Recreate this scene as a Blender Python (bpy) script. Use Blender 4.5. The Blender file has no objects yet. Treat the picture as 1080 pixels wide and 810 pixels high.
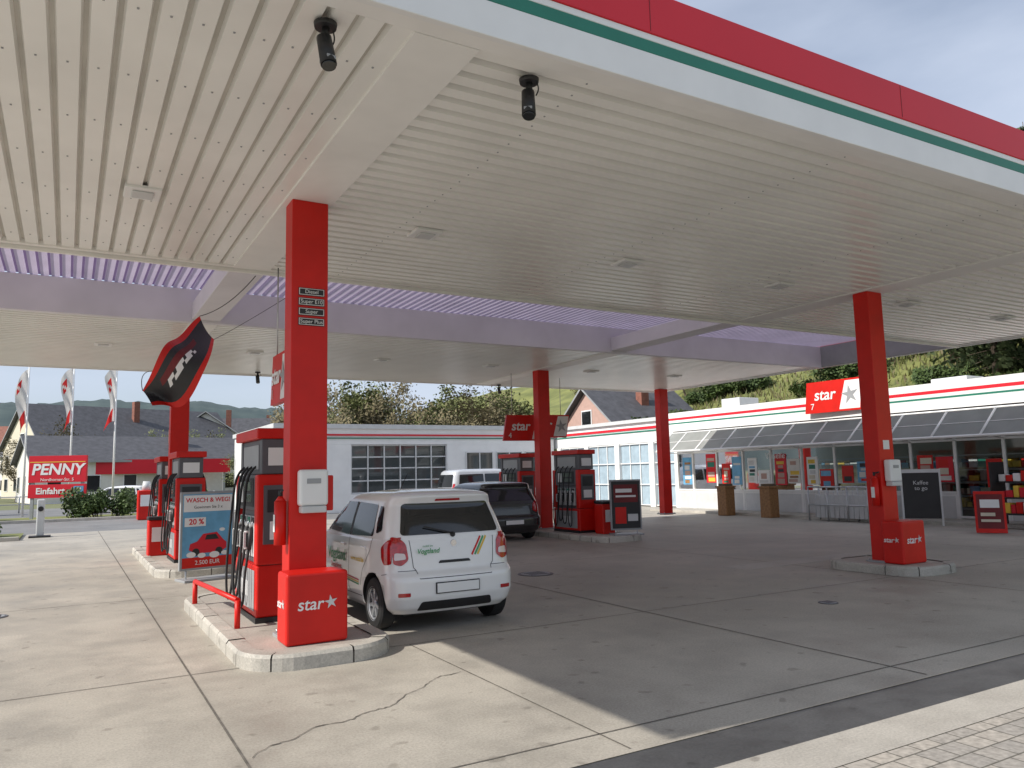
import bpy, bmesh, math, random
import numpy as np
from mathutils import Vector, Matrix
from mathutils.bvhtree import BVHTree
R=math.radians
sc=bpy.context.scene
col=sc.collection
random.seed(7)

# ------------------------------------------------------------------ materials
def mat(name,c,rough=.6,metal=0,var=.12,scale=3.0,bump=0,bscale=None,coat=0,spec=.5,detail=3,c2=None):
    m=bpy.data.materials.new(name); m.use_nodes=True
    nt=m.node_tree; N=nt.nodes; Lk=nt.links
    b=N['Principled BSDF']
    b.inputs['Roughness'].default_value=rough
    b.inputs['Metallic'].default_value=metal
    b.inputs['Specular IOR Level'].default_value=spec
    if coat: b.inputs['Coat Weight'].default_value=coat; b.inputs['Coat Roughness'].default_value=.05
    tc=N.new('ShaderNodeTexCoord')
    nz=N.new('ShaderNodeTexNoise'); nz.inputs['Scale'].default_value=scale; nz.inputs['Detail'].default_value=detail
    nz.inputs['Roughness'].default_value=.6
    Lk.new(tc.outputs['Object'],nz.inputs['Vector'])
    cr=N.new('ShaderNodeValToRGB')
    cr.color_ramp.elements[0].position=.3; cr.color_ramp.elements[1].position=.7
    d=c2 if c2 else tuple(x*(1-var) for x in c[:3])
    l=c if c2 else tuple(min(1,x*(1+var*.5)) for x in c[:3])
    cr.color_ramp.elements[0].color=(*d[:3],1); cr.color_ramp.elements[1].color=(*l[:3],1)
    Lk.new(nz.outputs['Fac'],cr.inputs['Fac']); Lk.new(cr.outputs['Color'],b.inputs['Base Color'])
    if bump:
        n2=N.new('ShaderNodeTexNoise'); n2.inputs['Scale'].default_value=bscale or scale*8; n2.inputs['Detail'].default_value=4
        Lk.new(tc.outputs['Object'],n2.inputs['Vector'])
        bp=N.new('ShaderNodeBump'); bp.inputs['Strength'].default_value=bump; bp.inputs['Distance'].default_value=.02
        Lk.new(n2.outputs['Fac'],bp.inputs['Height']); Lk.new(bp.outputs['Normal'],b.inputs['Normal'])
    return m

def concrete_mat(name,c,stain=.35):
    m=bpy.data.materials.new(name); m.use_nodes=True
    nt=m.node_tree; N=nt.nodes; Lk=nt.links; b=N['Principled BSDF']
    tc=N.new('ShaderNodeTexCoord')
    def noise(s,det=6,ro=.6):
        n=N.new('ShaderNodeTexNoise'); n.inputs['Scale'].default_value=s; n.inputs['Detail'].default_value=det; n.inputs['Roughness'].default_value=ro
        Lk.new(tc.outputs['Object'],n.inputs['Vector']); return n
    def ramp(src,p0,p1,c0,c1):
        r=N.new('ShaderNodeValToRGB'); r.color_ramp.elements[0].position=p0; r.color_ramp.elements[1].position=p1
        r.color_ramp.elements[0].color=(*c0,1); r.color_ramp.elements[1].color=(*c1,1); Lk.new(src,r.inputs['Fac']); return r
    def mul(a,bb,f=1):
        x=N.new('ShaderNodeMix'); x.data_type='RGBA'; x.blend_type='MULTIPLY'; x.inputs[0].default_value=f
        Lk.new(a,x.inputs[6]); Lk.new(bb,x.inputs[7]); return x.outputs[2]
    base=ramp(noise(.35,2).outputs['Fac'],.3,.7,tuple(x*.82 for x in c),tuple(x*1.07 for x in c))
    n1=noise(1.3,6,.68)
    st=ramp(n1.outputs['Fac'],.33,.58,(1-stain,)*3,(1,1,1))
    fine=ramp(noise(55,2,.8).outputs['Fac'],.3,.7,(.76,.76,.76),(1.09,1.09,1.09))
    spots=ramp(noise(5.5,1,.4).outputs['Fac'],.25,.31,(.62,.61,.60),(1,1,1))
    o=mul(base.outputs[0],st.outputs[0]); o=mul(o,fine.outputs[0]); o=mul(o,spots.outputs[0],.7)
    Lk.new(o,b.inputs['Base Color'])
    rr=ramp(n1.outputs['Fac'],.3,.7,(.50,.50,.50),(.85,.85,.85)); Lk.new(rr.outputs[0],b.inputs['Roughness'])
    return m

M={}
M['concrete']=concrete_mat('concrete_slab',(.475,.435,.37),.24)
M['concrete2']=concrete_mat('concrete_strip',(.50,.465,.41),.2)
M['kerb']=concrete_mat('kerb_concrete',(.55,.52,.46),.3)
M['asphalt']=concrete_mat('asphalt',(.085,.085,.088),.3)
M['road']=concrete_mat('road_asphalt',(.24,.235,.23),.2)
M['joint']=mat('joint_bitumen',(.15,.135,.115),.9,var=.4,scale=9)
M['white']=mat('white_paint',(.80,.80,.79),.42,var=.06,scale=1.5)
M['ceil']=mat('ceiling_sheet_white',(.85,.84,.80),.28,var=.07,scale=.9)
M['groove']=mat('ceiling_groove_tone',(.56,.54,.49),.6,var=.15,scale=1.5)  # recessed rib faces, darker than the flat sheet
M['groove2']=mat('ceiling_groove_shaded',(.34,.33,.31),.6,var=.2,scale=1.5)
M['ceil2']=mat('ceiling_beam_white',(.83,.82,.79),.5,var=.08,scale=1.2)
M['lilac']=mat('beam_offwhite',(.73,.71,.75),.6,var=.10,scale=1)
M['red']=mat('red_powder_coat',(.63,.013,.007),.42,var=.16,scale=1.6,spec=.35)
M['redf']=mat('red_fascia',(.64,.014,.030),.45,var=.06,scale=.8,spec=.4)
M['darkred']=mat('banner_dark_red',(.16,.012,.015),.6,var=.3)
M['green']=mat('green_stripe',(.01,.18,.12),.45,var=.08)
M['dark']=mat('dark_plastic',(.02,.02,.022),.5,var=.2)
M['dgrey']=mat('dark_grey_panel',(.10,.10,.11),.45,var=.15)
M['rubber']=mat('black_rubber',(.016,.016,.017),.75,var=.3,scale=12)
M['grey']=mat('grey_panel',(.33,.34,.35),.45,var=.1)
M['lgrey']=mat('light_grey_panel',(.60,.61,.61),.45,var=.08)
M['metal']=mat('brushed_metal',(.55,.56,.57),.35,metal=.9,var=.12,scale=8)
M['wood']=mat('wood_brown',(.33,.17,.065),.6,var=.35,scale=14)
M['glassdark']=mat('car_glass',(.012,.014,.016),.06,var=.1,spec=.8)
M['screen']=mat('display_lcd',(.12,.15,.13),.15)
M['blue']=mat('poster_blue',(.14,.38,.60),.4,var=.25,scale=3)
M['yellow']=mat('yellow',(.75,.5,.05),.5)
M['cream']=mat('render_cream',(.66,.60,.48),.8,var=.08)
M['offwhite']=mat('render_offwhite',(.72,.70,.66),.8,var=.08)
M['pink']=mat('render_pink',(.50,.33,.28),.8,var=.1)
M['slate']=mat('roof_slate',(.085,.085,.095),.7,var=.3,scale=2)
M['roofred']=mat('roof_tile',(.25,.10,.07),.8,var=.3,scale=3)
M['bark']=mat('bark',(.12,.09,.065),.9,var=.35,scale=8)
M['silver']=mat('silver_paint',(.55,.57,.6),.3,metal=.6,coat=.8)
M['whitecar']=mat('car_white_paint',(.84,.84,.83),.3,var=.03,coat=1)
M['blackcar']=mat('car_black_paint',(.014,.015,.018),.25,var=.1,coat=1)
M['bluecar']=mat('van_paint_silver',(.5,.52,.55),.25,var=.1,coat=1)
M['taillight']=mat('tail_light_red',(.46,.008,.010),.12,var=.4,scale=26,coat=1)
M['clear']=mat('clear_lens',(.72,.62,.6),.12,coat=1)
M['chrome']=mat('chrome',(.75,.75,.76),.12,metal=1,var=.03)
M['greentxt']=mat('sticker_green',(.05,.33,.12),.5)
M['skyblue']=mat('panel_lightblue',(.38,.48,.55),.2,var=.15,coat=.5)
M['leaf']=mat('leaf_spring',(.17,.19,.06),.7,c2=(.07,.085,.03),scale=.7)
M['leafb']=mat('leaf_buds',(.21,.175,.09),.8,c2=(.10,.085,.045),scale=.8)
M['needle']=mat('conifer_needles',(.075,.10,.035),.8,c2=(.022,.04,.016),scale=.9)
M['bush']=mat('bush_leaf',(.085,.13,.03),.7,c2=(.03,.055,.015),scale=2)
M['grass']=mat('grass',(.23,.24,.07),.95,c2=(.10,.115,.035),scale=.35,bump=.6,bscale=4,detail=8)
M['forest']=mat('forest_far',(.075,.105,.10),.95,c2=(.04,.065,.07),scale=.06,detail=8)  # aerial haze is mixed into the bluish base colour
M['earth']=mat('ground_field',(.20,.20,.10),.95,c2=(.13,.15,.07),scale=.02,detail=6)
M['soil']=mat('soil',(.16,.12,.08),.95,var=.3,scale=5)

def thin_glass():
    m=bpy.data.materials.new('window_glass'); m.use_nodes=True
    nt=m.node_tree; N=nt.nodes; N.clear(); Lk=nt.links
    o=N.new('ShaderNodeOutputMaterial'); mx=N.new('ShaderNodeMixShader'); t=N.new('ShaderNodeBsdfTransparent'); g=N.new('ShaderNodeBsdfGlossy')
    t.inputs[0].default_value=(.72,.77,.77,1); g.inputs['Roughness'].default_value=.03
    f=N.new('ShaderNodeFresnel'); f.inputs[0].default_value=1.6
    Lk.new(f.outputs[0],mx.inputs[0]); Lk.new(t.outputs[0],mx.inputs[1]); Lk.new(g.outputs[0],mx.inputs[2]); Lk.new(mx.outputs[0],o.inputs[0]); return m
M['glass']=thin_glass()
def translucent(name,c,tr):
    m=bpy.data.materials.new(name); m.use_nodes=True
    nt=m.node_tree; N=nt.nodes; N.clear(); Lk=nt.links
    o=N.new('ShaderNodeOutputMaterial'); mx=N.new('ShaderNodeMixShader'); t=N.new('ShaderNodeBsdfTranslucent'); g=N.new('ShaderNodeBsdfDiffuse')
    nz=N.new('ShaderNodeTexNoise'); nz.inputs['Scale'].default_value=2; tc=N.new('ShaderNodeTexCoord'); Lk.new(tc.outputs['Object'],nz.inputs[0])
    cr=N.new('ShaderNodeValToRGB'); cr.color_ramp.elements[0].color=(*[x*.7 for x in c],1); cr.color_ramp.elements[1].color=(*c,1)
    Lk.new(nz.outputs['Fac'],cr.inputs[0]); Lk.new(cr.outputs[0],t.inputs[0]); Lk.new(cr.outputs[0],g.inputs[0])
    mx.inputs[0].default_value=tr
    Lk.new(g.outputs[0],mx.inputs[1]); Lk.new(t.outputs[0],mx.inputs[2]); Lk.new(mx.outputs[0],o.inputs[0]); return m
M['sheet']=translucent('translucent_roof_sheet',(.60,.53,.66),.38)
M['sheetd']=translucent('translucent_roof_sheet_rib',(.26,.19,.34),.25)
M['flag']=translucent('flag_cloth_white',(.8,.78,.76),.4)
M['flagred']=translucent('flag_cloth_red',(.7,.05,.05),.4)
M['awn']=translucent('awning_panel',(.52,.54,.52),.5)

# ------------------------------------------------------------------ helpers
def empty(name,loc=(0,0,0),rz=0,s=1):
    e=bpy.data.objects.new(name,None); e.location=loc; e.rotation_euler=(0,0,rz); e.scale=(s,s,s); col.objects.link(e); return e
class MB:
    def __init__(s): s.v=[];s.f=[];s.mi=[];s.ms=[];s.sm=[]
    def m(s,k):
        mm=M[k] if isinstance(k,str) else k
        if mm not in s.ms: s.ms.append(mm)
        return s.ms.index(mm)
    def face(s,pts,k,smooth=False):
        n=len(s.v); s.v+= [tuple(p) for p in pts]; s.f.append(tuple(range(n,n+len(pts)))); s.mi.append(s.m(k)); s.sm.append(smooth)
    def box(s,x0,x1,y0,y1,z0,z1,k,T=None):
        P=[(x0,y0,z0),(x1,y0,z0),(x1,y1,z0),(x0,y1,z0),(x0,y0,z1),(x1,y0,z1),(x1,y1,z1),(x0,y1,z1)]
        if T is not None: P=[tuple(T@Vector(p)) for p in P]
        n=len(s.v); s.v+=P; i=s.m(k)
        for f in [(0,3,2,1),(4,5,6,7),(0,1,5,4),(1,2,6,5),(2,3,7,6),(3,0,4,7)]:
            s.f.append(tuple(n+a for a in f)); s.mi.append(i); s.sm.append(False)
    def cyl(s,a,b,r0,r1,k,n=12,caps=True):
        a=Vector(a);b=Vector(b);d=(b-a).normalized()
        u=d.orthogonal().normalized(); w=d.cross(u); o=len(s.v); i=s.m(k)
        for c,r in ((a,r0),(b,r1)):
            for j in range(n):
                t=2*math.pi*j/n; s.v.append(tuple(c+u*math.cos(t)*r+w*math.sin(t)*r))
        for j in range(n):
            q=(j+1)%n; s.f.append((o+j,o+q,o+n+q,o+n+j)); s.mi.append(i); s.sm.append(True)
        if caps:
            s.f.append(tuple(o+j for j in range(n))[::-1]); s.mi.append(i); s.sm.append(False)
            s.f.append(tuple(o+n+j for j in range(n))); s.mi.append(i); s.sm.append(False)
    def prism(s,poly,z0,z1,k,ktop=None):
        n=len(poly); o=len(s.v); i=s.m(k)
        s.v+=[(x,y,z0) for x,y in poly]+[(x,y,z1) for x,y in poly]
        for j in range(n):
            q=(j+1)%n; s.f.append((o+j,o+q,o+n+q,o+n+j)); s.mi.append(i); s.sm.append(False)
        s.f.append(tuple(o+j for j in range(n))[::-1]); s.mi.append(i); s.sm.append(False)
        s.f.append(tuple(o+n+j for j in range(n))); s.mi.append(s.m(ktop) if ktop else i); s.sm.append(False)
    def build(s,name,parent=None,bevel=0,seg=2,loc=None):
        me=bpy.data.meshes.new(name); me.from_pydata(s.v,[],s.f)
        for m in s.ms: me.materials.append(m)
        me.polygons.foreach_set('material_index',s.mi); me.polygons.foreach_set('use_smooth',s.sm); me.update()
        o=bpy.data.objects.new(name,me); col.objects.link(o)
        if parent: o.parent=parent
        if loc: o.location=loc
        if bevel:
            b=o.modifiers.new('bevel','BEVEL'); b.width=bevel; b.segments=seg; b.limit_method='ANGLE'; b.angle_limit=R(40)
        return o
def box(name,x0,x1,y0,y1,z0,z1,k,parent=None,bevel=0):
    b=MB(); b.box(x0,x1,y0,y1,z0,z1,k); return b.build(name,parent,bevel)
def text(name,s,size,loc,rot,k,parent,ext=.002,align='CENTER',shear=0,bold=0):
    c=bpy.data.curves.new(name,'FONT'); c.body=s; c.size=size; c.extrude=ext; c.align_x=align; c.align_y='CENTER'; c.shear=shear; c.offset=bold
    c.materials.append(M[k]); o=bpy.data.objects.new(name,c); o.location=loc; o.rotation_euler=rot; col.objects.link(o); o.parent=parent; return o
FY=(R(90),0,0); FX=(R(90),0,R(-90))
def hose(name,pts,r,k,parent):
    c=bpy.data.curves.new(name,'CURVE'); c.dimensions='3D'; c.bevel_depth=r; c.bevel_resolution=2; c.resolution_u=8
    sp=c.splines.new('NURBS'); sp.points.add(len(pts)-1)
    for i,p in enumerate(pts): sp.points[i].co=(*p,1)
    sp.use_endpoint_u=True; sp.order_u=3
    c.materials.append(M[k]); o=bpy.data.objects.new(name,c); col.objects.link(o); o.parent=parent; return o
def star_mesh(name,size,loc,rot,k,parent):
    b=MB(); pts=[]
    for i in range(10):
        r=size*(1 if i%2==0 else .36); a=R(90+36*i+8); pts.append((r*math.cos(a),r*math.sin(a)))
    b.prism(pts,-.001,.003,k); o=b.build(name,parent); o.location=loc; o.rotation_euler=rot; return o
def logo(parent,loc,rot,w,k='white',ks='lgrey'):
    rm=Matrix.Rotation(rot[2],3,'Z'); dx=rm@Vector((1,0,0)); L=Vector(loc)
    text('logo_text','star',w*.40,L-dx*w*.18,rot,k,parent,shear=.15,bold=.004*w)
    star_mesh('logo_star',w*.17,L+dx*w*.32+Vector((0,0,w*.02)),rot,ks,parent)

# ------------------------------------------------------------------ ground
def sheet(name,x0,x1,y0,y1,z,k):
    b=MB(); b.face([(x0,y0,z),(x1,y0,z),(x1,y1,z),(x0,y1,z)],k); return b.build(name)
sheet('ground',-2500,2500,-1500,3500,-.03,'earth')
sheet('forecourt_pavement',-30,24,3.9,31,0,'concrete')
sheet('street_road',-60,60,31,62,-.012,'road')
sheet('asphalt_strip',-30,26,3.45,3.9,-.004,'asphalt')
sheet('concrete_strip_pavement',-30,26,3.08,3.45,0,'concrete2')
def paving_mat():
    m=bpy.data.materials.new('block_paving'); m.use_nodes=True; nt=m.node_tree; N=nt.nodes; Lk=nt.links; b=N['Principled BSDF']
    tc=N.new('ShaderNodeTexCoord')
    br=N.new('ShaderNodeTexBrick'); br.inputs['Scale'].default_value=1; br.inputs['Brick Width'].default_value=.2; br.inputs['Row Height'].default_value=.165
    br.inputs['Mortar Size'].default_value=.006; br.inputs['Color1'].default_value=(.40,.36,.31,1); br.inputs['Color2'].default_value=(.29,.27,.245,1); br.inputs['Mortar'].default_value=(.13,.12,.10,1)
    Lk.new(tc.outputs['Object'],br.inputs['Vector'])
    nz=N.new('ShaderNodeTexNoise'); nz.inputs['Scale'].default_value=25; nz.inputs['Detail'].default_value=6; Lk.new(tc.outputs['Object'],nz.inputs[0])
    mx=N.new('ShaderNodeMix'); mx.data_type='RGBA'; mx.blend_type='OVERLAY'; mx.inputs[0].default_value=.6
    Lk.new(br.outputs['Color'],mx.inputs[6]); Lk.new(nz.outputs['Fac'],mx.inputs[7]); Lk.new(mx.outputs[2],b.inputs['Base Color'])
    b.inputs['Roughness'].default_value=.85
    bp=N.new('ShaderNodeBump'); bp.invert=True; bp.inputs['Strength'].default_value=.8; bp.inputs['Distance'].default_value=.008
    Lk.new(br.outputs['Fac'],bp.inputs['Height']); Lk.new(bp.outputs['Normal'],b.inputs['Normal']); return m
M['paving']=paving_mat()
sheet('block_paving_pavement',-30,26,-10,3.08,-.004,'paving')
b=MB()
for x in (-9,-4,1.0,6.1,11.0,16.0): 
    b.face([(x-.008,3.95,.004),(x+.008,3.95,.004),(x+.008,31,.004),(x-.008,31,.004)],'joint')
b.face([(3.055,3.95,.004),(3.067,3.95,.004),(3.067,7.49,.004),(3.055,7.49,.004)],'joint')
for y in (4.27,7.5,12.6,17.7,22.8,27.9):
    xs=[-30,.99,1.01,6.09,6.11,10.99,11.01,15.99,16.01,21.1]
    for i in range(0,len(xs)-1,2):
        b.face([(xs[i],y-.006,.004),(xs[i+1],y-.006,.004),(xs[i+1],y+.006,.004),(xs[i],y+.006,.004)],'joint')
b.build('pavement_joints')
b=MB(); n=60; prev=None
for i in range(n+1):
    t=i/n; x=1.05+t*1.98+random.uniform(-.012,.012); y=5.1+t*1.12+.07*math.sin(t*9)+.03*math.sin(t*31)+random.uniform(-.012,.012)
    w=.003+.005*random.random()
    if prev: b.face([(prev[0],prev[1]-prev[2],.0045),(x,y-w,.0045),(x,y+w,.0045),(prev[0],prev[1]+prev[2],.0045)],'joint')
    prev=(x,y,w)
b.build('pavement_crack')
box('sun_patch_pavement',9.9,13.2,9.45,10.0,-.02,.004,'concrete2')  # paler slab colour paints a sliver of sunlight on the ground
def cover(x,y,r_):
    E=empty('manhole_cover',(x,y,0)); b=MB(); b.cyl((0,0,.001),(0,0,.008),r_,r_,'dgrey',28); b.cyl((0,0,.0082),(0,0,.012),r_*.82,r_*.82,'grey',28)
    for k in range(-2,3): b.box(-r_*.6,r_*.6,k*r_*.25-.01,k*r_*.25+.01,.0122,.016,'dgrey')
    b.build('lid',E)
cover(6.9,11.3,.3); cover(-.8,12.2,.2); cover(8.3,6.6,.12)

def island(name,x0,x1,y0,y1,r=.5,h=.14):
    E=empty(name); P=[]
    for cx,cy,a0 in ((x1-r,y0+r,-90),(x1-r,y1-r,0),(x0+r,y1-r,90),(x0+r,y0+r,180)):
        for k in range(9):
            a=R(a0+90*k/8); P.append(((cx+r*math.cos(a)),(cy+r*math.sin(a))))
    o=[]
    for i in range(len(P)):
        p=P[i];q=P[(i+1)%len(P)]; d=math.hypot(q[0]-p[0],q[1]-p[1]); m=max(1,round(d/.5))
        for k in range(m): o.append((p[0]+(q[0]-p[0])*k/m,p[1]+(q[1]-p[1])*k/m))
    def sub(P,ins):
        n=len(P);Q=[]
        for i in range(n):
            a=Vector(P[i-1]);c=Vector(P[(i+1)%n]);d=(c-a).normalized(); Q.append((P[i][0]-d.y*ins,P[i][1]+d.x*ins))
        return Q
    inn=sub(o,.17); top=sub(o,.025); n=len(o)
    b=MB(); i=0
    while i<n:
        j=i; acc=0
        while j<n and acc<.42:
            acc+=math.hypot(o[(j+1)%n][0]-o[j][0],o[(j+1)%n][1]-o[j][1]); j+=1
        idx=[k%n for k in range(i,j+1)]; g=.008
        def line(P):
            L=[Vector(P[k]) for k in idx]
            L[0]=L[0]+(L[1]-L[0]).normalized()*g; L[-1]=L[-1]+(L[-2]-L[-1]).normalized()*g; return L
        A=line(o);T=line(top);I=line(inn); hh=h+random.uniform(-.005,.005)
        for k in range(len(A)-1):
            b.face([(*A[k],0),(*A[k+1],0),(*A[k+1],hh-.03),(*A[k],hh-.03)],'kerb')
            b.face([(*A[k],hh-.03),(*A[k+1],hh-.03),(*T[k+1],hh),(*T[k],hh)],'kerb')
            b.face([(*T[k],hh),(*T[k+1],hh),(*I[k+1],hh),(*I[k],hh)],'kerb')
        i=j
    b.build('kerb_stones',E)
    b=MB(); b.prism(sub(o,.012),0,h-.045,'joint'); b.prism(sub(o,.16),h-.04,h-.012,'concrete2'); b.build('island_fill',E)
    return E
island('pump_island',1.4,2.85,7.1,11.7)
island('pump_island',1.4,2.8,14.9,21.2)
island('pump_island',11.0,12.4,14.9,21.2)
island('column_island',11.05,12.45,7.2,8.95)

# ------------------------------------------------------------------ canopy
CAN=empty('station_canopy')
XL,XR=-2.5,19.3; YF,YB=4.2,22.3; Y1,Y2=10.95,14.95; ZC=4.6
def ribbed(name,x0,x1,y0,y1,z,axis,pitch,k,parent,dep=.055,kg=None,fr=(.66,.72,.94)):
    b=MB(); c0,c1=(x0,x1) if axis=='Y' else (y0,y1); prof=[]; c=c0
    while c<c1-1e-6:
        for f,zz in ((0,0),(fr[0],0),(fr[1],dep),(fr[2],dep)):
            q=c+f*pitch
            if q<c1: prof.append((q,z+zz))
        c+=pitch
    prof.append((c1,z))
    for i in range(len(prof)-1):
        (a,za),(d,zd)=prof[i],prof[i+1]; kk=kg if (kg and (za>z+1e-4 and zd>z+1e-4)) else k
        if axis=='Y': b.face([(a,y0,za),(a,y1,za),(d,y1,zd),(d,y0,zd)],kk)
        else: b.face([(x0,a,za),(x0,d,zd),(x1,d,zd),(x1,a,za)],kk)
    return b.build(name,parent)
beams=[(1.87,2.36),(11.45,11.95)]
for (ya,yb,tag) in ((YF,Y1,'front'),(Y2,YB,'rear')):
    b=MB(); b.box(XL+.1,XR-.1,ya+.1,yb-.08,4.74,5.2,'grey'); b.build('roof_slab_'+tag,CAN)
    b=MB()
    b.box(XL+.06,XR-.06,ya+.06 if tag=='front' else ya+.12,ya+.22,ZC+.003,4.73,'ceil2')
    b.box(XL+.06,XR-.06,yb-.16,yb-.07,ZC+.003,4.73,'ceil2')
    b.box(XL+.06,XL+.24,ya+.225,yb-.165,ZC+.003,4.73,'ceil2'); b.box(XR-.24,XR-.06,ya+.225,yb-.165,ZC+.003,4.73,'ceil2')
    for x0,x1 in beams: b.box(x0,x1,ya+.225,yb-.165,ZC,4.73,'ceil2')
    b.build('soffit_beams_'+tag,CAN,.006)
    bays=[(XL+.24,beams[0][0]),(beams[0][1],beams[1][0]),(beams[1][1],XR-.24)]
    for i,(x0,x1) in enumerate(bays):
        ax='Y' if (i==0 and tag=='front') else 'X'
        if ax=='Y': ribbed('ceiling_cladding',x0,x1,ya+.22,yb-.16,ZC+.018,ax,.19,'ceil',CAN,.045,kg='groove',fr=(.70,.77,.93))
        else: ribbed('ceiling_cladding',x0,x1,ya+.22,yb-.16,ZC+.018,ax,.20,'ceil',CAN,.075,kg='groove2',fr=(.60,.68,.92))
b=MB()
for y in (5.0,5.9,6.8,7.7,8.6,9.5,10.4):
    x=XL+.3
    while x<1.85:
        b.box(x-.007,x+.007,y-.007,y+.007,ZC+.012,ZC+.018,'grey'); x+=.19
for x0 in (3.3,6.3,9.3,12.8,15.8):
    y=4.48
    while y<10.8:
        b.box(x0-.006,x0+.006,y-.006,y+.006,ZC+.012,ZC+.018,'grey'); y+=.20
b.build('cladding_screws',CAN)
b=MB(); b.box(XL+.06,XR-.06,Y1-.06,Y1,4.56,5.2,'ceil2'); b.build('gap_edge_trim',CAN)
b=MB(); b.box(XL+.06,XR-.06,Y2-.02,Y2+.11,4.58,5.2,'lilac'); b.build('gap_girder',CAN,.01)
b=MB(); b.box(XR-.12,XR-.06,Y1+.003,Y2-.023,4.6,5.2,'grey')
for x0,x1 in beams: b.box(x0,x1,Y1+.003,Y2-.023,4.63,4.95,'lilac')
b.build('gap_cross_beams',CAN,.01)
ribbed('translucent_roof',XL+.06,XR-.06,Y1-.1,Y2+.15,5.215,'Y',.16,'sheet',CAN,.04,kg='sheetd')
def fascia(name,x0,x1,y0,y1):
    b=MB()
    for z0,z1,k in ((4.58,4.83,'white'),(4.83,4.93,'green'),(4.93,4.985,'white'),(4.985,5.33,'redf')):
        e=.012 if k=='redf' else 0
        b.box(x0-e,x1+e,y0-e,y1+e,z0,z1,k)
    return b.build(name,CAN,.004,1)
fascia('fascia_front',XL,XR,YF,YF+.055)
fascia('fascia_back',XL,XR,YB-.055,YB)
fascia('fascia_left',XL,XL+.055,YF+.07,YB-.07)
fascia('fascia_right',XR-.055,XR,YF+.07,YB-.07)
b=MB(); x=XL+3.1
while x<XR-1: b.box(x-.0025,x+.0025,YF-.0145,YF-.012,5.0,5.325,'darkred'); x+=3.1
b.build('fascia_seams',CAN)
b=MB()
for y in (8.35,18.2):
    for x in (.55,3.65,6.75,9.85,13.2,16.4):
        b.box(x-.17,x+.17,y-.17,y+.17,ZC-.012,ZC+.03,'white'); b.box(x-.1,x+.1,y-.1,y+.1,ZC-.03,ZC-.012,'lgrey')
b.build('ceiling_lamps',CAN,.01)

def column(x,y,ped=True,zt=4.6):
    E=empty('support_column',(x,y,0)); z0=.1
    b=MB(); b.box(-.19,.19,-.14,.14,z0,zt,'red'); b.build('shaft',E,.008)
    b=MB(); b.box(-.26,.26,-.2,.2,z0+.02,z0+.055,'grey')
    for sx in (-.225,.225):
        for sy in (-.16,.16): b.cyl((sx,sy,z0+.055),(sx,sy,z0+.085),.015,.015,'metal',6)
    b.build('base_plate',E)
    if ped:
        b=MB(); b.box(-.30,.30,-.5,-.143,.13,.80,'red'); b.build('pedestal_box',E,.03,3)
        b=MB(); b.box(-.28,.28,-.47,-.15,.108,.13,'dark'); b.build('pedestal_foot',E)
        logo(E,(0,-.503,.50),FY,.40); logo(E,(-.303,-.31,.50),FX,.28)
    return E
c1=column(2.12,7.98)
c2=column(11.7,8.1)
c3=column(2.12,18.6,False); c4=column(11.7,18.6,False); c5=column(18.6,21.4,False)
for i,s in enumerate(('Diesel','Super E10','Super','Super Plus')):
    z=3.62-.105*i
    box('price_label',-.12,.15,-.150,-.1415,z-.04,z+.04,'dark',c1)
    box('price_label_rim',-.115,.145,-.152,-.1502,z-.034,z+.034,'white',c1); box('price_label_in',-.108,.138,-.154,-.1522,z-.028,z+.028,'dark',c1)
    text('label_text',s,.056,(.015,-.156,z),FY,'white',c1,ext=.0005)
def dispenser(c,z):
    b=MB(); b.box(-.12,.17,-.27,-.143,z,z+.36,'white'); b.build('towel_dispenser',c,.03,3)
    b=MB(); b.box(-.10,.15,-.275,-.15,z-.07,z-.002,'lgrey'); b.box(.192,.27,-.1,.06,z-.06,z+.3,'red'); b.build('towel_tray',c,.012)
    b=MB(); b.box(-.05,.09,-.276,-.2705,z+.22,z+.27,'grey'); b.build('dispenser_window',c)
    b=MB(); b.cyl((-.26,-.06,z-.38),(-.26,-.06,z+.05),.06,.06,'red',16); b.cyl((-.26,-.06,z+.05),(-.26,-.06,z+.10),.055,.02,'red',16); b.cyl((-.26,-.06,z+.1),(-.26,-.06,z+.16),.02,.02,'dark',8); b.cyl((-.26,-.06,z+.14),(-.26,-.15,z+.16),.012,.012,'dark',6); b.box(-.322,-.318,-.09,-.03,z-.25,z-.08,'white'); b.build('fire_extinguisher',c)
dispenser(c1,1.42); dispenser(c2,1.42)
box('notice_sticker',-.08,.08,-.1445,-.1415,1.95,2.1,'white',c2)
def pump_sign(loc,rz,w=1.5,h=.75,num='7',hang=None):
    E=empty('pump_number_sign',loc,rz); s=.12
    b=MB(); P=[(-w/2,-h/2),(w/2-s,-h/2),(w/2,h/2),(-w/2+s,h/2)]
    def pr(P,y0,y1,k):
        n=len(P)
        b.face([(x,y0,z) for x,z in P],k); b.face([(x,y1,z) for x,z in P][::-1],k)
        for i in range(n):
            p,q=P[i],P[(i+1)%n]; b.face([(p[0],y0,p[1]),(p[0],y1,p[1]),(q[0],y1,q[1]),(q[0],y0,q[1])],k)
    pr(P,-.04,.04,'red')
    Q=[(w*.10,-h*.44),(w/2-s-.01,-h*.44),(w/2-.03,h*.44),(w*.22,h*.44)]
    pr(Q,-.044,.044,'white')
    b.build('panel',E)
    text('sign_text','star',h*.5,(-w*.14,-.05,.06*h),FY,'white',E,shear=.15,bold=.008)
    star_mesh('sign_star',h*.30,(w*.29,-.05,0),FY,'grey',E)
    text('sign_number',num,h*.28,(-w*.36,-.05,-h*.3),FY,'white',E)
    if hang:
        b=MB()
        for x in (-w*.3,w*.3): b.cyl((x,0,h/2),(x,0,hang),.010,.010,'metal',8)
        b.build('hanger',E)
    return E
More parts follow.
